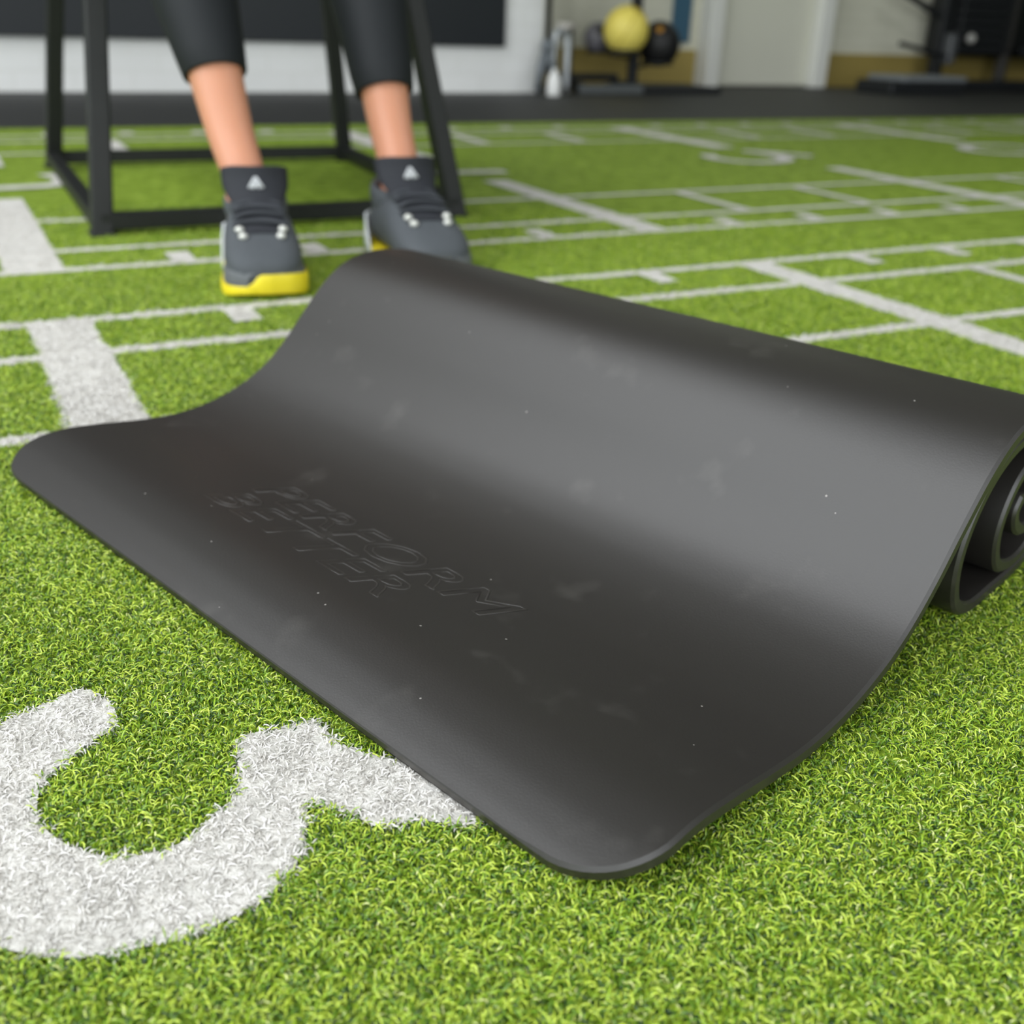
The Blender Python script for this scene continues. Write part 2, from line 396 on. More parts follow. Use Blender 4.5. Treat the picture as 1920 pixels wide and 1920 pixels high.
def pile(name, X, Y, SC, coll, label):
    n = len(X)
    me = bpy.data.meshes.new(name); me.vertices.add(n)
    co = np.zeros((n, 3), np.float32); co[:, 0] = X; co[:, 1] = Y; co[:, 2] = Z0 + .0005
    me.vertices.foreach_set('co', co.ravel())
    a = me.attributes.new('turn', 'FLOAT', 'POINT'); a.data.foreach_set('value', rng.uniform(0, 6.283, n).astype(np.float32))
    a = me.attributes.new('size', 'FLOAT', 'POINT'); a.data.foreach_set('value', SC.astype(np.float32))
    a = me.attributes.new('pick', 'INT', 'POINT'); a.data.foreach_set('value', rng.integers(0, 1000, n).astype(np.int32))
    o = bpy.data.objects.new(name, me); COL.objects.link(o); tag(o, label, 'turf', kind='stuff')
    ng = bpy.data.node_groups.new(name, 'GeometryNodeTree')
    ng.interface.new_socket('Geometry', in_out='INPUT', socket_type='NodeSocketGeometry')
    ng.interface.new_socket('Geometry', in_out='OUTPUT', socket_type='NodeSocketGeometry')
    N = ng.nodes.new; gi = N('NodeGroupInput'); go = N('NodeGroupOutput')
    ip = N('GeometryNodeInstanceOnPoints'); ci = N('GeometryNodeCollectionInfo')
    ci.inputs['Collection'].default_value = coll; ci.inputs['Separate Children'].default_value = True; ci.inputs['Reset Children'].default_value = True
    def attr(nm, ty):
        q = N('GeometryNodeInputNamedAttribute'); q.data_type = ty; q.inputs['Name'].default_value = nm; return q.outputs[0]
    cx = N('ShaderNodeCombineXYZ'); er = N('FunctionNodeEulerToRotation')
    l = ng.links.new
    l(attr('turn', 'FLOAT'), cx.inputs[2]); l(cx.outputs[0], er.inputs[0]); l(er.outputs[0], ip.inputs['Rotation'])
    l(attr('size', 'FLOAT'), ip.inputs['Scale']); l(attr('pick', 'INT'), ip.inputs['Instance Index'])
    ip.inputs['Pick Instance'].default_value = True
    l(gi.outputs[0], ip.inputs['Points']); l(ci.outputs[0], ip.inputs['Instance']); l(ip.outputs[0], go.inputs[0])
    md = o.modifiers.new('tufts', 'NODES'); md.node_group = ng
    return o

# mat axes: WV along its width, NV from the loose front edge towards the roll
ANG = math.radians(-43.8295) - YAW
WV = np.array((math.cos(ANG), math.sin(ANG))); NV = np.array((-WV[1], WV[0]))
_o = uv(0, .36054728); MO = np.array((_o.x, _o.y))
A_L, A_R = -.555, .065

def scatter(d0, d1, dens, scale):
    """tufts on a polar patch of floor around the camera foot, d0..d1 metres away"""
    half = math.radians(46)
    n = int(dens * half * (d1 ** 2 - d0 ** 2))
    d = np.sqrt(rng.uniform(d0 ** 2, d1 ** 2, n)); t = YAW + rng.uniform(-half, half, n)
    X = d * np.sin(t); Y = d * np.cos(t)
    q = np.stack([X - MO[0], Y - MO[1]], 1); a = q @ WV; s = q @ NV
    keep = ~((a > A_L + .05) & (a < A_R - .05) & (s > .05) & (s < .42)) & (Y < TURF_END - .01) & (Y > -3.5)
    X, Y = X[keep], Y[keep]
    return X, Y, rng.uniform(.8, 1.2, len(X)) * scale
XS, YS_, SS = [], [], []
for d0, d1, dens, sc in ((.14, .45, 125000, 1.0), (.45, .75, 110000, 1.0), (.75, 1.05, 80000, 1.0), (1.05, 1.5, 44000, 1.0), (1.5, 2.1, 14000, 1.0)):
    a_, b_, c_ = scatter(d0, d1, dens, sc); XS.append(a_); YS_.append(b_); SS.append(c_)
X = np.concatenate(XS); Y = np.concatenate(YS_); SC = np.concatenate(SS)
wm = in_white(X + rng.normal(0, .0012, len(X)), Y + rng.normal(0, .0012, len(X)))
pile('artificial_grass', X[~wm], Y[~wm], SC[~wm], C_green, 'curly green pile of the artificial turf')
pile('white_artificial_grass', X[wm], Y[wm], SC[wm], C_white, 'curly white pile of the turf lines and figures')
print('tufts', len(X), int(wm.sum()))

# ------------------------------------------------------------------ exercise mat, half unrolled
M_mat = bpy.data.materials.new('black_rubber_mat'); M_mat.use_nodes = True
nt = M_mat.node_tree; p = nt.nodes['Principled BSDF']
p.inputs['Specular IOR Level'].default_value = .75
tc = nt.nodes.new('ShaderNodeNewGeometry')
vo = nt.nodes.new('ShaderNodeTexVoronoi'); vo.inputs['Scale'].default_value = 75
nt.links.new(tc.outputs['Position'], vo.inputs['Vector'])
cr = nt.nodes.new('ShaderNodeMath'); cr.operation = 'LESS_THAN'; cr.inputs[1].default_value = .05
nt.links.new(vo.outputs['Distance'], cr.inputs[0])
sepc = nt.nodes.new('ShaderNodeSeparateColor'); nt.links.new(vo.outputs['Color'], sepc.inputs[0])
gt = nt.nodes.new('ShaderNodeMath'); gt.operation = 'GREATER_THAN'; gt.inputs[1].default_value = .72; nt.links.new(sepc.outputs[0], gt.inputs[0])
ml = nt.nodes.new('ShaderNodeMath'); ml.operation = 'MULTIPLY'; nt.links.new(cr.outputs[0], ml.inputs[0]); nt.links.new(gt.outputs[0], ml.inputs[1])
sm = nt.nodes.new('ShaderNodeTexNoise'); sm.inputs['Scale'].default_value = 26; sm.inputs['Detail'].default_value = 6; nt.links.new(tc.outputs['Position'], sm.inputs['Vector'])
rmp = nt.nodes.new('ShaderNodeMapRange'); rmp.inputs[1].default_value = .62; rmp.inputs[2].default_value = .80; rmp.inputs[4].default_value = .10; nt.links.new(sm.outputs['Fac'], rmp.inputs[0])
ad = nt.nodes.new('ShaderNodeMath'); ad.operation = 'ADD'; ad.use_clamp = True; nt.links.new(ml.outputs[0], ad.inputs[0]); nt.links.new(rmp.outputs[0], ad.inputs[1])
mxc = nt.nodes.new('ShaderNodeMix'); mxc.data_type = 'RGBA'; mxc.inputs[6].default_value = lin(37, 34, 31); mxc.inputs[7].default_value = lin(140, 136, 130)
nt.links.new(ad.outputs[0], mxc.inputs[0]); nt.links.new(mxc.outputs[2], p.inputs['Base Color'])
p.inputs['Roughness'].default_value = .45
fn = nt.nodes.new('ShaderNodeTexNoise'); fn.inputs['Scale'].default_value = 900; fn.inputs['Detail'].default_value = 2; nt.links.new(tc.outputs['Position'], fn.inputs['Vector'])
bp = nt.nodes.new('ShaderNodeBump'); bp.inputs['Strength'].default_value = .10; bp.inputs['Distance'].default_value = .0006
nt.links.new(fn.outputs['Fac'], bp.inputs['Height']); nt.links.new(bp.outputs['Normal'], p.inputs['Normal'])

TH = .0092
PROF = [(0, .0090), (.012, .0132), (.03, .0180), (.055, .0208), (.085, .0182), (.115, .0140), (.145, .0112), (.167, .0118), (.188, .0146), (.208, .0198), (.228, .0278), (.248, .0400), (.269, .0590), (.291, .0840), (.315, .1085), (.338, .124),
        (.362, .1305), (.388, .1312), (.42, .1262), (.455, .113), (.485, .09), (.497, .06), (.485, .03), (.458, .0085), (.425, .001), (.39, -.001), (.358, -.001), (.334, .010), (.322, .032), (.321, .056), (.331, .080), (.351, .1005), (.38, .1120),
        (.412, .1110), (.445, .099), (.466, .079), (.472, .054), (.460, .028), (.440, .0122), (.415, .0095), (.392, .0175), (.379, .038), (.379, .060), (.392, .082), (.416, .093), (.438, .087), (.451, .069), (.452, .051), (.442, .037), (.425, .032), (.408, .041), (.401, .056), (.41, .070)]
PP = spline([(q[0], q[1], 0) for q in PROF], 10)[:, :2]
ds = np.r_[0, np.cumsum(np.linalg.norm(np.diff(PP, axis=0), axis=1))]
LEN = ds[-1]
RC = .042
srow = np.r_[RC * (1 - np.cos(np.linspace(0, math.pi / 2, 14))), np.arange(RC + .004, LEN, .004)]
srow[0] = 0.0
def prof(s):
    n_ = np.interp(s, ds, PP[:, 0]); z_ = np.interp(s, ds, PP[:, 1]); return np.stack([n_, z_], -1)
def frame(s):
    e = 2e-3; t = prof(np.minimum(s + e, LEN)) - prof(np.maximum(s - e, 0)); t /= np.linalg.norm(t, axis=-1, keepdims=True)
    return t, np.stack([-t[..., 1], t[..., 0]], -1)
def place(s, a, ds_=0.0, da=0.0, depth=0.0):
    s = np.asarray(s, float); a = np.asarray(a, float)
    P_ = prof(s); T, N_ = frame(s)
    q = P_ + T * np.asarray(ds_)[..., None] - N_ * np.asarray(depth)[..., None]
    aa = a + da
    # the inner turns sit a few millimetres further in at the right-hand end
    aa = aa - np.clip((aa - A_L) / (A_R - A_L), 0, 1) * .008 * np.clip((s - .50) / .12, 0, 1)
    nn = q[..., 0]
    xy = MO + aa[..., None] * WV + nn[..., None] * NV
    zz = q[..., 1:2] * (1 - .055 * np.clip((A_R - aa) / (A_R - A_L), 0, 1) * np.clip((s - .2) / .1, 0, 1))[..., None]     # the roll is a little flatter at its far end
    return np.concatenate([xy, zz], -1)
def inset(s): return RC - math.sqrt(max(0, RC ** 2 - (RC - s) ** 2)) if s < RC else 0.0
NA = 30; BV = .0018
ns = len(srow)
Sg = np.zeros((ns, NA)); Ag = np.zeros((ns, NA)); OS = np.zeros((ns, NA)); OA = np.zeros((ns, NA))
for i, s in enumerate(srow):
    iz = inset(s); Sg[i] = s; Ag[i] = np.linspace(A_L + iz, A_R - iz, NA)
    if s < RC:
        os_, oa_ = -(RC - s) / RC, (RC - iz) / RC
    else: os_, oa_ = 0, 1
    OS[i, 0] = os_; OA[i, 0] = -oa_; OS[i, -1] = os_; OA[i, -1] = oa_
OS[0, :] = -1; OA[0, :] = 0
OS[-1, :] = 1; OA[-1, :] = 0
top = place(Sg, Ag, -BV * OS, -BV * OA, np.zeros_like(Sg)).reshape(-1, 3)
bot = place(Sg, Ag, -BV * OS, -BV * OA, np.full_like(Sg, TH)).reshape(-1, 3)
idx = lambda i, j: i * NA + j
loop = [idx(0, j) for j in range(NA)] + [idx(i, NA - 1) for i in range(1, ns)] + [idx(ns - 1, j) for j in range(NA - 2, -1, -1)] + [idx(i, 0) for i in range(ns - 2, 0, -1)]
sf, af = Sg.ravel()[loop], Ag.ravel()[loop]; z_ = np.zeros(len(loop))
s1 = place(sf, af, z_, z_, z_ + BV); s2 = place(sf, af, z_, z_, z_ + TH - BV)
V = np.concatenate([top, bot, s1, s2]); nT = len(top); F = []
for i in range(ns - 1):
    for j in range(NA - 1):
        F.append((idx(i, j), idx(i, j + 1), idx(i + 1, j + 1), idx(i + 1, j)))
        F.append((nT + idx(i + 1, j), nT + idx(i + 1, j + 1), nT + idx(i, j + 1), nT + idx(i, j)))
K = len(loop); o1 = 2 * nT; o2 = o1 + K
for k in range(K):
    k2 = (k + 1) % K
    F += [(loop[k2], loop[k], o1 + k, o1 + k2), (o1 + k2, o1 + k, o2 + k, o2 + k2), (o2 + k2, o2 + k, nT + loop[k], nT + loop[k2])]
yoga = empty('exercise_mat', (MO[0], MO[1], 0))
V = V - np.array((MO[0], MO[1], 0))
mb = MB(); mb.v = [tuple(q) for q in V]; mb.f = F; mb.m = [0] * len(F)
mb.build('mat_sheet', M_mat, yoga, .5)
tag(yoga, 'thick black rubber exercise mat, half unrolled on the green turf', 'mat')

# embossed words on the mat (outlines of italic capitals, a fraction of a millimetre proud)
M_emb = mat('embossed_rubber', lin(52, 49, 46), .30, spec=.75)
def emboss(word, a0, a1, n0, n1):
    cu = bpy.data.curves.new('word', 'FONT'); cu.body = word; cu.shear = .28; cu.fill_mode = 'NONE'; cu.bevel_depth = .014; cu.bevel_resolution = 1; cu.size = 1; cu.resolution_u = 3
    tmp = bpy.data.objects.new('word', cu); COL.objects.link(tmp)
    bpy.context.view_layer.update()
    me = bpy.data.meshes.new_from_object(tmp.evaluated_get(bpy.context.evaluated_depsgraph_get()))
    bpy.data.objects.remove(tmp)
    co = np.array([v.co[:] for v in me.vertices]); fs = [tuple(p_.vertices) for p_ in me.polygons]
    lo, hi = co.min(0), co.max(0)
    aa = a0 + (co[:, 0] - lo[0]) / (hi[0] - lo[0]) * (a1 - a0); nn = n0 + (co[:, 1] - lo[1]) / (hi[1] - lo[1]) * (n1 - n0)
    ss = np.interp(nn, PP[:170, 0], ds[:170])
    up = place(ss, aa, np.zeros(len(ss)), 0, -co[:, 2] / .014 * .00022)
    G = fs
    m_ = MB(); m_.v = [tuple(q - np.array((MO[0], MO[1], 0))) for q in up]; m_.f = G; m_.m = [0] * len(G)
    o = m_.build('embossed_word', M_emb, yoga, True); tag(o, 'embossed word ' + word); bpy.data.meshes.remove(me)
emboss('PERFORM', -.368, -.118, .110, .1405)
emboss('BETTER', -.372, -.178, .0745, .1045)

# ------------------------------------------------------------------ steel plyo box frame
M_steel = mat('black_powder_coat', lin(25, 27, 25), .5, spec=.35, var=.25, vscale=40, bump=.15, bscale=120)
M_ply = mat('black_box_top', lin(30, 30, 30), .7)
bx = empty('plyo_box', (.55, 2.19, Z0)); tag(bx, 'black tapered steel plyometric box frame the person sits on', 'box')
BASE = {'fl': (.219, 1.80), 'fr': (.834, 1.80), 'bl': (.236, 2.615), 'br': (.902, 2.60)}
TOPB = {'fl': (.283, 1.885), 'fr': (.735, 1.885), 'bl': (.305, 2.50), 'br': (.825, 2.50)}
HT = .56
loc = lambda q, z: (q[0] - .55, q[1] - 2.19, z - Z0)
for k in BASE:
    b = MB(); b.tube([loc(BASE[k], Z0), loc(TOPB[k], HT)], .0160, sq=True)
    lg = b.build('leg', M_steel, bx)
    b = MB(); q = loc(BASE[k], Z0); b.box((q[0] - .019, q[1] - .019, 0), (q[0] + .019, q[1] + .019, .006), .002)
    b.build('rubber_foot', M_ply, lg)
for (k1, k2) in (('fl', 'fr'), ('bl', 'br'), ('fl', 'bl'), ('fr', 'br')):
    b = MB(); b.tube([loc(BASE[k1], .017), loc(BASE[k2], .017)], .0130, sq=True); b.build('base_rail', M_steel, bx)
    b = MB(); b.tube([loc(TOPB[k1], HT - .02), loc(TOPB[k2], HT - .02)], .018, sq=True); b.build('top_rail', M_steel, bx)
b = MB(); b.box((.265 - .55, 1.865 - 2.19, HT - Z0), (.845 - .55, 2.52 - 2.19, HT + .02 - Z0), .006); b.build('top_board', M_ply, bx)

# ------------------------------------------------------------------ person sitting on the box
M_skin = mat('skin', lin(202, 142, 113), .45, spec=.4, var=.05, vscale=30)
M_skin.node_tree.nodes['Principled BSDF'].inputs['Subsurface Weight'].default_value = .15
M_skin.node_tree.nodes['Principled BSDF'].inputs['Subsurface Radius'].default_value = (.01, .004, .002)
M_legg = mat('black_leggings', lin(25, 28, 31), .65, spec=.3, bump=.1, bscale=500)
M_shirt = mat('black_top', lin(30, 31, 34), .7)
M_hair = mat('dark_hair', lin(50, 36, 26), .5)
person = empty('person', (.53, 2.15, Z0))
tag(person, 'person in black cropped leggings and grey trainers with yellow soles sitting on the black box', 'person')
PB = Vector((.53, 2.15, Z0))
ankL, ankR = uv(-.378, 1.487, .085), uv(-.184, 1.632, .085)
kneeL, kneeR = uv(-.512, 1.675, .515), uv(-.278, 1.835, .515)
hipL, hipR = Vector((.44, 2.16, .655)), Vector((.62, 2.16, .655))
pel = Vector((.53, 2.20, .66))

def skin_body(name, verts, edges, radii, m, parent, root=0, sub=2):
    me = bpy.data.meshes.new(name); me.from_pydata([tuple(Vector(v) - PB) for v in verts], edges, []); me.materials.append(m)
    o = bpy.data.objects.new(name, me); COL.objects.link(o); o.parent = parent
    md = o.modifiers.new('skin', 'SKIN'); md.use_smooth_shade = True
    for i, sv in enumerate(me.skin_vertices[0].data):
        r = radii[i]; sv.radius = (r, r) if not isinstance(r, tuple) else r
        sv.use_root = (i == root)
    ms = o.modifiers.new('sub', 'SUBSURF'); ms.levels = sub; ms.render_levels = sub
    return o
vs, es, rs = [], [], []
def node(p, r, prev=None):
    vs.append(Vector(p)); rs.append(r)
    if prev is not None: es.append((prev, len(vs) - 1))
    return len(vs) - 1
def lerp(a, b_, t): return Vector(a) * (1 - t) + Vector(b_) * t
n0 = node(pel, (.13, .10))
n1 = node(pel + Vector((0, .01, .16)), (.115, .085), n0); n2 = node(pel + Vector((0, -.03, .36)), (.14, .095), n1)
n3 = node(pel + Vector((0, -.06, .475)), (.07, .06), n2); n4 = node(pel + Vector((0, -.085, .56)), .045, n3)
n5 = node(pel + Vector((0, -.11, .635)), (.068, .075), n4); n6 = node(pel + Vector((0, -.115, .725)), (.072, .088), n5); n7 = node(pel + Vector((0, -.112, .785)), .05, n6)
for sx, hip, kn, an in ((-1, hipL, kneeL, ankL), (1, hipR, kneeR, ankR)):
    h = node(hip + Vector((0, -.06, -.01)), .085, n0); a1 = node(lerp(hip, kn, .5), .074, h); a2 = node(kn + Vector((0, .02, .0)), .056, a1)
    c1 = node(lerp(kn, an, .22) + Vector((0, .01, 0)), .055, a2); c2 = node(lerp(kn, an, .45) + Vector((0, .006, 0)), .048, c1); c3 = node(lerp(kn, an, .62), .0400, c2); c4 = node(lerp(kn, an, .80), .0345, c3)
    c5 = node(an + Vector((0, 0, .03)), .031, c4); c6 = node(an + Vector((0, 0, -.035)), .034, c5)
    fd = (Vector((math.sin(0), -1, 0)))
    # arm, forearm resting on the thigh, palm and five fingers
    sh = node(pel + Vector((sx * .165, -.045, .43)), .05, n2); el = node(pel + Vector((sx * .25, -.13, .20)), .037, sh)
    wr = node(lerp(hip, kn, .70) + Vector((sx * .02, 0, .105)), .024, el); pa = node(lerp(hip, kn, .82) + Vector((sx * .01, 0, .098)), (.036, .016), wr)
    fdir = (kn - hip).normalized(); sd = fdir.cross(Vector((0, 0, 1))).normalized()
    for k in range(4):
        st = vs[pa] + sd * (.027 - k * .018) + fdir * .03
        f1 = node(st, .0092, pa); f2 = node(st + fdir * (.028 - .003 * abs(k - 1.4)) - Vector((0, 0, .004)), .0084, f1); node(vs[f2] + fdir * .022 - Vector((0, 0, .016)), .007, f2)
    t1 = node(vs[wr] - sd * sx * .035 + fdir * .03 + Vector((0, 0, -.006)), .0105, wr); node(vs[t1] + fdir * .032 - sd * sx * .010 - Vector((0, 0, .008)), .0085, t1)
body = skin_body('body', vs, es, rs, M_skin, person)

# face and hair (above the frame)
hc = pel + Vector((0, -.115, .70)) - PB
M_eyew = mat('eye_white', lin(230, 228, 224), .2)
for sx in (-1, 1):
    b = MB(); b.sphere((hc.x + sx * .031, hc.y - .078, hc.z), .012, 12, 8); b.build('eye', M_eyew, body, True)
b = MB(); b.tube([(hc.x, hc.y - .083, hc.z + .005), (hc.x, hc.y - .10, hc.z - .03), (hc.x, hc.y - .085, hc.z - .036)], .01, 8, radii=[.006, .011, .006]); b.build('nose', M_skin, body, True)
b = MB(); b.tube([(hc.x - .024, hc.y - .075, hc.z - .058), (hc.x, hc.y - .083, hc.z - .057), (hc.x + .024, hc.y - .075, hc.z - .058)], .006, 8, radii=[.003, .007, .003]); b.build('mouth', mat('lips', lin(180, 100, 95), .4), body, True)
for sx in (-1, 1):
    b = MB(); b.sphere((hc.x + sx * .074, hc.y, hc.z - .01), .02, 10, 8, (.35, .7, 1.2)); b.build('ear', M_skin, body, True)
b = MB(); b.sphere((hc.x, hc.y + .015, hc.z + .03), .098, 24, 14, (.9, 1.02, .95)); b.tube([(hc.x, hc.y + .10, hc.z + .05), (hc.x, hc.y + .15, hc.z), (hc.x, hc.y + .15, hc.z - .16)], .03, radii=[.02, .034, .012])
b.build('hair', M_hair, person, True)

def ring(c, ax, rx, ry, n=28, tilt=(0, 0), tocam=None):
    ax = Vector(ax).normalized(); f_ = Vector((0, -1, 0)); f_ = (f_ - ax * f_.dot(ax)).normalized(); s_ = f_.cross(ax)
    R = []
    for k in range(n):
        t = 2 * math.pi * k / n; x, y = math.cos(t), math.sin(t)
        R.append(Vector(c) + s_ * (x * rx) + f_ * (y * ry) + ax * (x * tilt[0] + y * tilt[1]))
    return R
lg = MB()
for hip, kn, an, tz, tl in ((hipL, kneeL, ankL, .37, (.001, -.002)), (hipR, kneeR, ankR, .315, (.0, -.002))):
    axis = (kn - an).normalized(); R = []
    e = [(tz, .0424), (tz + .004, .0436), (tz + .06, .0475), (.53, .0535), (.62, .0590), (.72, .0625), (.82, .063), (.92, .0595), (.985, .059)]
    P0 = ring(lerp(an, kn, tz + .002), axis, .039, .040, tilt=tl); R.append(P0)
    for k, (t, r) in enumerate(e):
        R.append(ring(lerp(an, kn, t) + Vector((0, .006 * smooth01((t - .3) * 2), 0)), axis, r, r * 1.03, tilt=tl if k < 3 else (0, 0)))
    th = (hip - kn).normalized(); md = (axis + th).normalized()
    R.append(ring(kn + Vector((0, -.008, .012)), md, .062, .064))
    for t, r in ((.12, .066), (.35, .076), (.6, .086), (.85, .097), (1.05, .1)): R.append(ring(lerp(kn, hip, t), th, r, r))
    lg.rings([[q - PB for q in r_] for r_ in R], cap=False)
pc = pel - PB
lg.lathe(pc, [(.10, -.08), (.155, -.03), (.165, .02), (.15, .08), (.135, .13)], 24)
LEGG = lg.build('leggings', M_legg, person, True); tag(LEGG, 'black cropped leggings')
b = MB(); b.lathe(pc + Vector((0, 0, 0)), [(.14, .11), (.138, .14), (.135, .2), (.15, .3), (.165, .38), (.15, .44), (.08, .475)], 24)
for q in range(len(b.v)):
    x, y, z = b.v[q]; y = pc.y + (y - pc.y) * .78 - .03 * max(0, z - pc.z - .1) / .3; b.v[q] = (x, y, z)
b.build('training_top', M_shirt, person, True)

# trainers
M_up = mat('grey_mesh_upper', lin(74, 78, 82), .75, var=.12, vscale=120, bump=.25, bscale=600)
M_toe = mat('grey_toe_overlay', lin(94, 97, 99), .65, var=.05, vscale=60)
M_tong = mat('charcoal_tongue', lin(35, 37, 43), .8, bump=.2, bscale=500)
M_lace = mat('dark_lace', lin(56, 59, 64), .8)
M_sole = mat('yellow_sole', lin(236, 216, 44), .45, spec=.4)
M_heel = mat('pale_heel', lin(222, 226, 226), .5)
M_eye = mat('metal_eyelet', lin(225, 225, 218), .35, .3)
M_emblem = mat('pale_emblem', lin(196, 198, 200), .5)
M_sock = mat('blue_lining', lin(108, 116, 150), .8)
def outline(y):     # half width of the foot outline, medial/lateral alike, toe at .262
    return np.interp(y, [0, .008, .03, .06, .1, .14, .175, .205, .23, .247, .257, .262], [.012, .028, .040, .0435, .045, .0470, .0495, .0505, .048, .040, .028, .006])
def make_shoe(side):
    """heel at the local origin, toe towards +Y; side=+1: medial side on +X"""
    sh = empty('trainer', parent=person)
    ys = np.array([0, .006, .015, .03, .05, .075, .10, .12, .14, .16, .18, .20, .22, .236, .249, .256, .260])
    topz = np.interp(ys, [0, .02, .05, .09, .12, .15, .18, .21, .235, .255, .262], [.074, .088, .088, .096, .103, .096, .081, .069, .060, .048, .036])
    R = []
    for y, tz in zip(ys, topz):
        hw = float(outline(y)) * .97; z0 = .014; r = []
        for k in range(24):
            t = 2 * math.pi * k / 24; c, s_ = math.cos(t), math.sin(t)
            e = .62 if y > .13 else .75
            x = hw * math.copysign(abs(c) ** e, c); zz = (z0 + tz) / 2 + (tz - z0) / 2 * math.copysign(abs(s_) ** .75, s_)
            if s_ > 0 and y < .16: x *= 1 - .05 * s_ * (1 - smooth01((y - .1) / .06))
            r.append((x, y, zz))
        R.append(r)
    b = MB(); b.rings(R); up = b.build('upper', M_up, sh, True)
    # toe overlay
    R = []
    for y in np.linspace(.200, .2585, 9):
        hw = float(outline(y)) * .99 + .002; tz = float(np.interp(y, ys, topz)); r = []
        for k in range(13):
            t = math.pi * k / 12; c, s_ = math.cos(t), math.sin(t)
            cut = .013 * smooth01((.225 - y) / .03)
            top_ = (tz - .014) * (.58 + .06 * smooth01((y - .21) / .04)) * (1 - .25 * (1 - abs(c)) * (1 - smooth01((y - .235) / .02)))
            r.append((hw * math.copysign(abs(c) ** .55, c), y + .002, .016 + top_ * abs(s_) ** .6 - cut * 0 + .001))
        R.append(r)
    b = MB(); b.rings(R, cap=False, closed=False); b.build('toe_overlay', M_toe, up, True)
    # sole: slab that follows the outline and rises on the medial side of the toe
    yy = .131 * (1 - np.cos(np.linspace(0, math.pi, 40)))
    half = [(float(outline(y)) + .0045, y) for y in yy]
    loop_ = half + [(x, .2635) for x in (.006, .002, -.002, -.006)] + [(-x, y) for x, y in half[::-1]] + [(x, -.0015) for x in (-.008, 0, .008)]
    R = []
    for zf in (0, .12, .5, .85, 1.0):
        r = []
        for x, y in loop_:
            med = smooth01((x * side + .024) / .018) * smooth01((y - .15) / .035)
            h = .014 + .016 * med + .006 * (1 - smooth01(y / .08))
            g = 1.0 - (.03 if zf in (0, 1.0) else 0) - (.0 if zf else .02)
            lift = .008 * smooth01((y - .225) / .05)
            r.append((x * g, .131 + (y - .131) * (1.012 if 0 < zf < 1 else 1.0), lift * (1 - zf * .5) + h * zf))
        R.append(r)
    R.append([(x * .8, .131 + (y - .131) * .8, min(z, .016)) for x, y, z in R[-1]])
    b = MB(); b.rings(R); b.build('sole', M_sole, sh, .7)
    # pale heel clip
    R = []
    for zf in (0, .3, .7, 1):
        r = []
        for k in range(17):
            t = -1 + 2 * k / 16; y = abs(t) ** 1.6 * (.082 - .055 * zf); hw = float(outline(y)) + .0072
            r.append((math.copysign(min(hw, abs(t) * .12), t) if abs(t) > .02 else 0, y - .005 * (1 - abs(t)), .004 + zf * .056))
        R.append(r)
    b = MB(); b.rings(R, cap=False, closed=False); o = b.build('heel_clip', M_heel, sh, True)
    sl = o.modifiers.new('thick', 'SOLIDIFY'); sl.thickness = .003
    # padded collar
    R = []
    for z, g in ((.070, .9), (.086, 1.0), (.099, 1.0), (.106, .93), (.104, .82), (.09, .76)):
        R.append([(.0425 * g * math.cos(2 * math.pi * k / 28), .056 + .050 * g * math.sin(2 * math.pi * k / 28), z + .012 * (-math.sin(2 * math.pi * k / 28) * .6)) for k in range(28)])
    b = MB(); b.rings(R, cap=False); b.build('collar', M_up, sh, True)
    b = MB(); b.sphere((-side * .024, .05, .099), .012, 12, 8, (.6, 1.4, .7)); b.build('lining', M_sock, sh, True)
    # tongue, tall and curved
    Lc = spline([(0, .160, .084), (0, .135, .100), (0, .114, .116), (0, .102, .134), (0, .098, .151)], 4)
    R = []
    for i, q in enumerate(Lc):
        t = i / (len(Lc) - 1); wd = .026 + .015 * smooth01(t * 1.4)
        row = []
        for k in range(13):
            s_ = -1 + 2 * k / 12; row.append((s_ * wd, q[1] - .024 * s_ * s_ * (.4 + .6 * t), q[2] - .006 * abs(s_) ** 4 * t))
        R.append(row)
    b = MB(); b.rings(R, cap=False, closed=False); tg = b.build('tongue', M_tong, sh, True)
    sl = tg.modifiers.new('thick', 'SOLIDIFY'); sl.thickness = .007; sl.offset = 0
    # triangular emblem on the tongue: two slanted bars and a base
    fr = lambda x, z: (x, float(np.interp(z, Lc[:, 2], Lc[:, 1])) + .0052 - .02 * (x / .041) ** 2, z)
    b = MB()
    def bar(p_, q_, w_):
        P_ = [fr(p_[0] + (q_[0] - p_[0]) * t, p_[1] + (q_[1] - p_[1]) * t) for t in (0, .5, 1)]
        b.tube(P_, w_, 8)
    bar((-.009, .123), (0, .137), .0021); bar((.009, .123), (0, .137), .0021); bar((-.0045, .1225), (.001, .130), .0021); bar((.0045, .1225), (-.001, .130), .0021)
    b.build('emblem', M_emblem, tg, True)
    # laces across the instep and metal eyelets at their lowest row
    def inst(y): return float(np.interp(y, ys, topz))
    def surf(x, y):
        hw = float(outline(y)) * .97; c = min(.98, abs(x) / hw) ** (1 / .68); tz = inst(y)
        return (.014 + tz) / 2 + (tz - .014) / 2 * math.sqrt(1 - c * c) ** .75
    R = [[(x, y, surf(x, y) + .0022 * (1 - (x / .031) ** 4)) for x in np.linspace(-.03, .03, 11)] for y in np.linspace(.105, .196, 12)]
    b = MB(); b.rings(R, cap=False, closed=False); b.build('throat', M_tong, up, True)
    for i, y in enumerate((.124, .141, .158, .175)):
        P_ = [(x, y + .004 * (abs(x) / .03) ** 2 + .0035 * (-1) ** i * x / .03, surf(x, y) + .0052) for x in np.linspace(-.034, .034, 9)]
        b = MB(); b.tube(P_, .0042, 8, flat=.7); b.build('lace', M_lace, sh, True)
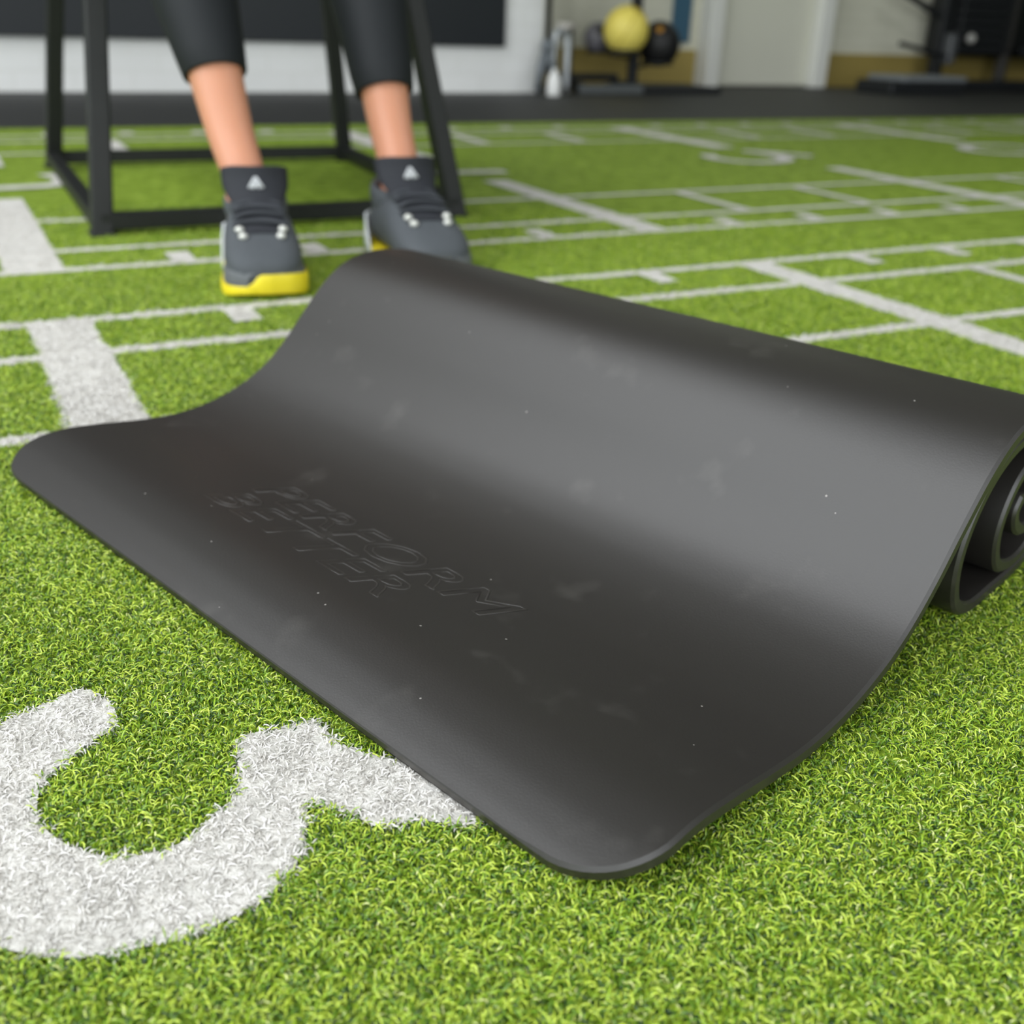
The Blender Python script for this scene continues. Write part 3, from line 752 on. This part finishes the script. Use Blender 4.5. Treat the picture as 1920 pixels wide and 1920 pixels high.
    for sx in (-1, 1):
        for y in (.188, .204):
            b = MB(); b.sphere((sx * (.027 if y < .2 else .0235), y, surf(.026, y) + .0035), .0058, 12, 8, (1, 1, .8)); b.build('eyelet', M_eye, sh, True)
    return sh
for (hx, hy), (tx, ty), side in (((-.384, 1.546), (-.316, 1.311), -1), ((-.205, 1.668), (-.104, 1.437), 1)):
    h = uv(hx, hy); t = uv(tx, ty); d_ = t - h
    o = make_shoe(side)
    o.location = (h.x - PB.x, h.y - PB.y, .002); o.rotation_euler = (0, 0, math.atan2(d_.y, d_.x) - math.pi / 2)
    sc = d_.length / .262; o.scale = (sc * 1.08, sc, sc)

# ------------------------------------------------------------------ things along the far wall
M_black = mat('matt_black', lin(26, 28, 30), .6)
M_board = mat('black_board', lin(21, 26, 31), .5, var=.15, vscale=2.5)
b = MB(); b.box((-3.1, WALL_Y - .03, .2), (2.485, WALL_Y - .002, 3.7), .003)
o = b.build('wall_board', M_board); tag(o, 'tall black board covering most of the white brick wall behind the person', 'board')
M_blue = mat('blue_paint', lin(58, 96, 118), .6)
b = MB(); b.box((3.835, BACK_Y - .03, .228), (3.955, BACK_Y - .002, 2.2), .004)
o = b.build('wall_strip', M_blue); tag(o, 'blue vertical strip on the beige wall beside the ball rack', 'strip')

# pole on splayed feet at the corner of the white wall
M_grey = mat('grey_metal', lin(110, 116, 120), .45, .2)
M_silver = mat('silver_tube', lin(190, 194, 196), .35, .5)
st = empty('pole_stand', (2.655, 4.73, Z0)); tag(st, 'dark upright pole on splayed grey feet at the corner of the white wall', 'stand')
b = MB(); b.tube([(0, 0, .1), (.0, 0, 1.7)], .013); b.build('pole', M_black, st, True)
b = MB(); b.lathe((0, 0, .19), [(.024, 0), (.03, .01), (.03, .04), (.018, .055)], 16); b.build('collar', M_grey, st, True)
for dx, dy in ((-.055, -.02), (.03, -.02), (.0, .09)):
    b = MB(); b.tube([(0, 0, .215), (dx * .6, dy * .6, .13), (dx, dy, 0.012)], .017, 10, radii=[.018, .018, .012]); b.build('leg', M_grey, st, True)
bt = MB(); bt.lathe((2.66, 4.66, Z0 + .001), [(.03, 0), (.033, .006), (.032, .06), (.024, .09), (.012, .105), (.012, .12)], 20)
o = bt.build('bottle', mat('white_plastic', lin(244, 244, 240), .4), None, True); tag(o, 'white plastic bottle standing between the feet of the pole stand', 'bottle')
bb = MB(); bb.lathe((0, 0, .12), [(.014, 0), (.014, .018), (.006, .022)], 14); cp = bb.build('cap', M_grey, o, True, (2.66, 4.66, Z0 + .001))
tf = empty('tube_frame', (2.77, 4.75, Z0)); tag(tf, 'bent silver tube frame beside the pole stand', 'frame')
b = MB(); b.tube(spline([(-.07, 0, .0), (-.068, 0, .2), (-.055, 0, .275), (.0, .01, .262), (.012, .01, .225), (.012, .01, .006)], 6), .017, 12); b.build('bent_tube', M_silver, tf, True)
b = MB(); b.tube([(-.03, .04, .3), (.06, .04, .302)], .016, 12); b.build('grip', mat('pale_grip', lin(205, 200, 192), .6), tf, True)
b = MB(); b.tube([(.05, .04, .298), (.05, .04, .1), (.1, .04, .004)], .008, 10); b.build('brace', M_black, tf, True)

# ball rack: low base, post, cradle rings, three balls
rk = empty('ball_rack', (3.27, 4.9, Z0)); tag(rk, 'low black ball rack with an upright post against the beige wall', 'rack')
b = MB(); b.box((-.06, -.14, 0), (.46, .2, .035), .006); b.build('base_plate', M_black, rk)
b = MB(); b.box((-.41, -.16, .0), (-.04, -.12, .045), .008); b.build('front_rail', mat('dark_grey_rail', lin(88, 92, 92), .5), rk)
b = MB(); b.box((-.40, .08, .05), (-.04, .12, .085), .008); b.build('rear_rail', M_black, rk)
for x in (-.40, -.07): b = MB(); b.box((x, -.12, .03), (x + .035, .12, .055), .005); b.build('cross_rail', M_black, rk)
b = MB(); b.box((-.022, .0, .03), (.022, .045, 1.5), .004); b.build('post', M_black, rk)
for x, y, z, r in ((-.098, -.04, .195, .075), (.135, .0, .142, .075), (-.133, .16, .184, .05)):
    b = MB(); b.tube([(x + r * math.cos(t), y + r * math.sin(t), z) for t in np.linspace(0, 6.2832, 25)], .008, 8); cr_ = b.build('cradle', M_black, rk, True)
    b = MB(); b.tube([(0, .02, z - .02), (x * .6, y * .6 + .01, z - .012), (x + (r if x < 0 else -r) * .9, y, z)], .008, 8); b.build('cradle_arm', M_black, cr_, True)
def ball(name, c, r, m, m2, label, tilt):
    o = empty(name, c); o.rotation_euler = tilt; tag(o, label, 'ball', 'medicine balls on the rack')
    b = MB(); b.sphere((0, 0, 0), r, 32, 20); b.build('shell', m, o, True)
    b = MB()
    for k in range(3):
        a = math.pi * k / 3; b.tube([(r * 1.001 * math.cos(t) * math.cos(a), r * 1.001 * math.cos(t) * math.sin(a), r * 1.001 * math.sin(t)) for t in np.linspace(0, 6.2832, 49)], r * .02, 6)
    b.build('seam', m2, o, True)
    b = MB(); b.lathe((0, 0, r * .955), [(r * .3, 0), (r * .28, r * .035), (r * .1, r * .05)], 20); b.build('panel_disc', m2, o, True)
    return o
M_yel = mat('yellow_vinyl', lin(242, 224, 108), .5, var=.05, vscale=20); M_yel2 = mat('yellow_seam', lin(190, 168, 60), .6)
M_bv = mat('black_vinyl', lin(24, 24, 24), .55); M_bs = mat('black_seam', lin(40, 38, 30), .6); M_oran = mat('orange_patch', lin(170, 120, 30), .6)
ball('medicine_ball', (3.172, 4.86, .287), .113, M_yel, M_yel2, 'large yellow medicine ball on the rack', (.5, .3, 0))
bb2 = ball('medicine_ball', (3.405, 4.9, .228), .108, M_bv, M_bs, 'black medicine ball right of the yellow one', (.2, -.35, 0))
ball('medicine_ball', (3.137, 5.06, .246), .075, mat('grey_vinyl', lin(112, 110, 116), .45), M_bs, 'small grey ball behind the yellow ball, to its left', (.9, -.6, 0))

b = MB(); b.lathe((0, 0, 0), [(.02, 0), (.018, .003), (.006, .004)], 16); pt = b.build('orange_patch', M_oran, bb2, True)
v_ = (bb2.rotation_euler.to_matrix().inverted() @ Vector((-.45, -.62, .64))).normalized(); pt.location = v_ * .1065; pt.rotation_euler = v_.to_track_quat('Z', 'Y').to_euler()

# step platform and black machine at the right
pf = empty('step_platform', (5.2, 4.86, Z0)); tag(pf, 'low black step platform with a grey top by the machine', 'platform')
b = MB(); b.box((-.29, -.13, .0), (.31, .16, .072), .01); b.build('body', M_black, pf)
b = MB(); b.box((-.215, -.14, .07), (.30, .15, .1), .008); b.build('top_pad', mat('grey_pad', lin(128, 132, 134), .5), pf)
mc = empty('exercise_machine', (6.42, 5.12, Z0)); tag(mc, 'tall black exercise machine with uprights at the right edge', 'machine')
def mpart(name, pts, r, m=M_black, sq=True): q = MB(); q.tube(pts, r, 12, sq); return q.build(name, m, mc)
mpart('upright', [(-.66, .1, 0), (-.66, .1, 1.9)], .035); mpart('upright', [(.55, .1, 0), (.55, .1, 1.9)], .035)
mpart('upright', [(-.05, .1, 0), (-.05, .1, 1.9)], .03, mat('dark_grey_metal', lin(66, 64, 60), .5))
mpart('base_beam', [(-.7, -.05, .035), (.7, -.05, .035)], .03); mpart('base_beam', [(-.66, -.05, .03), (-.66, .26, .03)], .025); mpart('base_beam', [(.55, -.05, .03), (.55, .26, .03)], .025)
q = MB(); q.box((-.62, .13, .2), (.5, .27, 1.5), .02); q.build('weight_shroud', mat('black_shroud', lin(20, 22, 21), .5), mc)
for k in range(7): q = MB(); q.box((-.58, .02, .22 + k * .055), (-.12, .12, .268 + k * .055), .006); q.build('weight_plate', M_black, mc)
q = MB(); q.sphere((-.52, -.02, .305), .03, 16, 10); q.build('knob', mat('pale_knob', lin(176, 174, 168), .4), mc, True)
q = MB(); q.box((-.665, -.0, .15), (-.60, .07, .33), .012); q.build('side_guard', mat('guard_grey', lin(84, 86, 88), .5), mc)
mpart('handle_bar', [(-1.12, -.02, .265), (-.74, -.02, .205), (-.62, .05, .2)], .014, sq=False)
mpart('handle_bar', [(-1.05, .1, .55), (-.62, .1, .40)], .02, sq=False)
q = MB(); q.box((-.06, -.12, .21), (.5, .0, .27), .02); q.build('seat_pad', M_black, mc)
# diagonal foot of a second stand in front of it
dl = empty('rack_leg_stand', (5.73, 4.12, Z0)); tag(dl, 'dark slanted steel stand leg with a grey foot at the right edge of the turf', 'stand')
b = MB(); b.tube([(0, 0, .012), (.20, .12, .30), (.62, .36, .95)], .022, sq=True); b.build('slanted_leg', mat('blue_grey_steel', lin(58, 62, 64), .5), dl)
b = MB(); b.box((-.05, -.035, 0), (.05, .035, .022), .006); b.build('foot', M_grey, dl)
b = MB(); b.tube([(.62, .36, .95), (.62, .36, .0)], .025, sq=True); b.build('rear_post', M_black, dl)
b = MB(); b.tube([(0.05, .0, .035), (.62, .36, .03)], .018, sq=True); b.build('base_bar', M_black, dl)
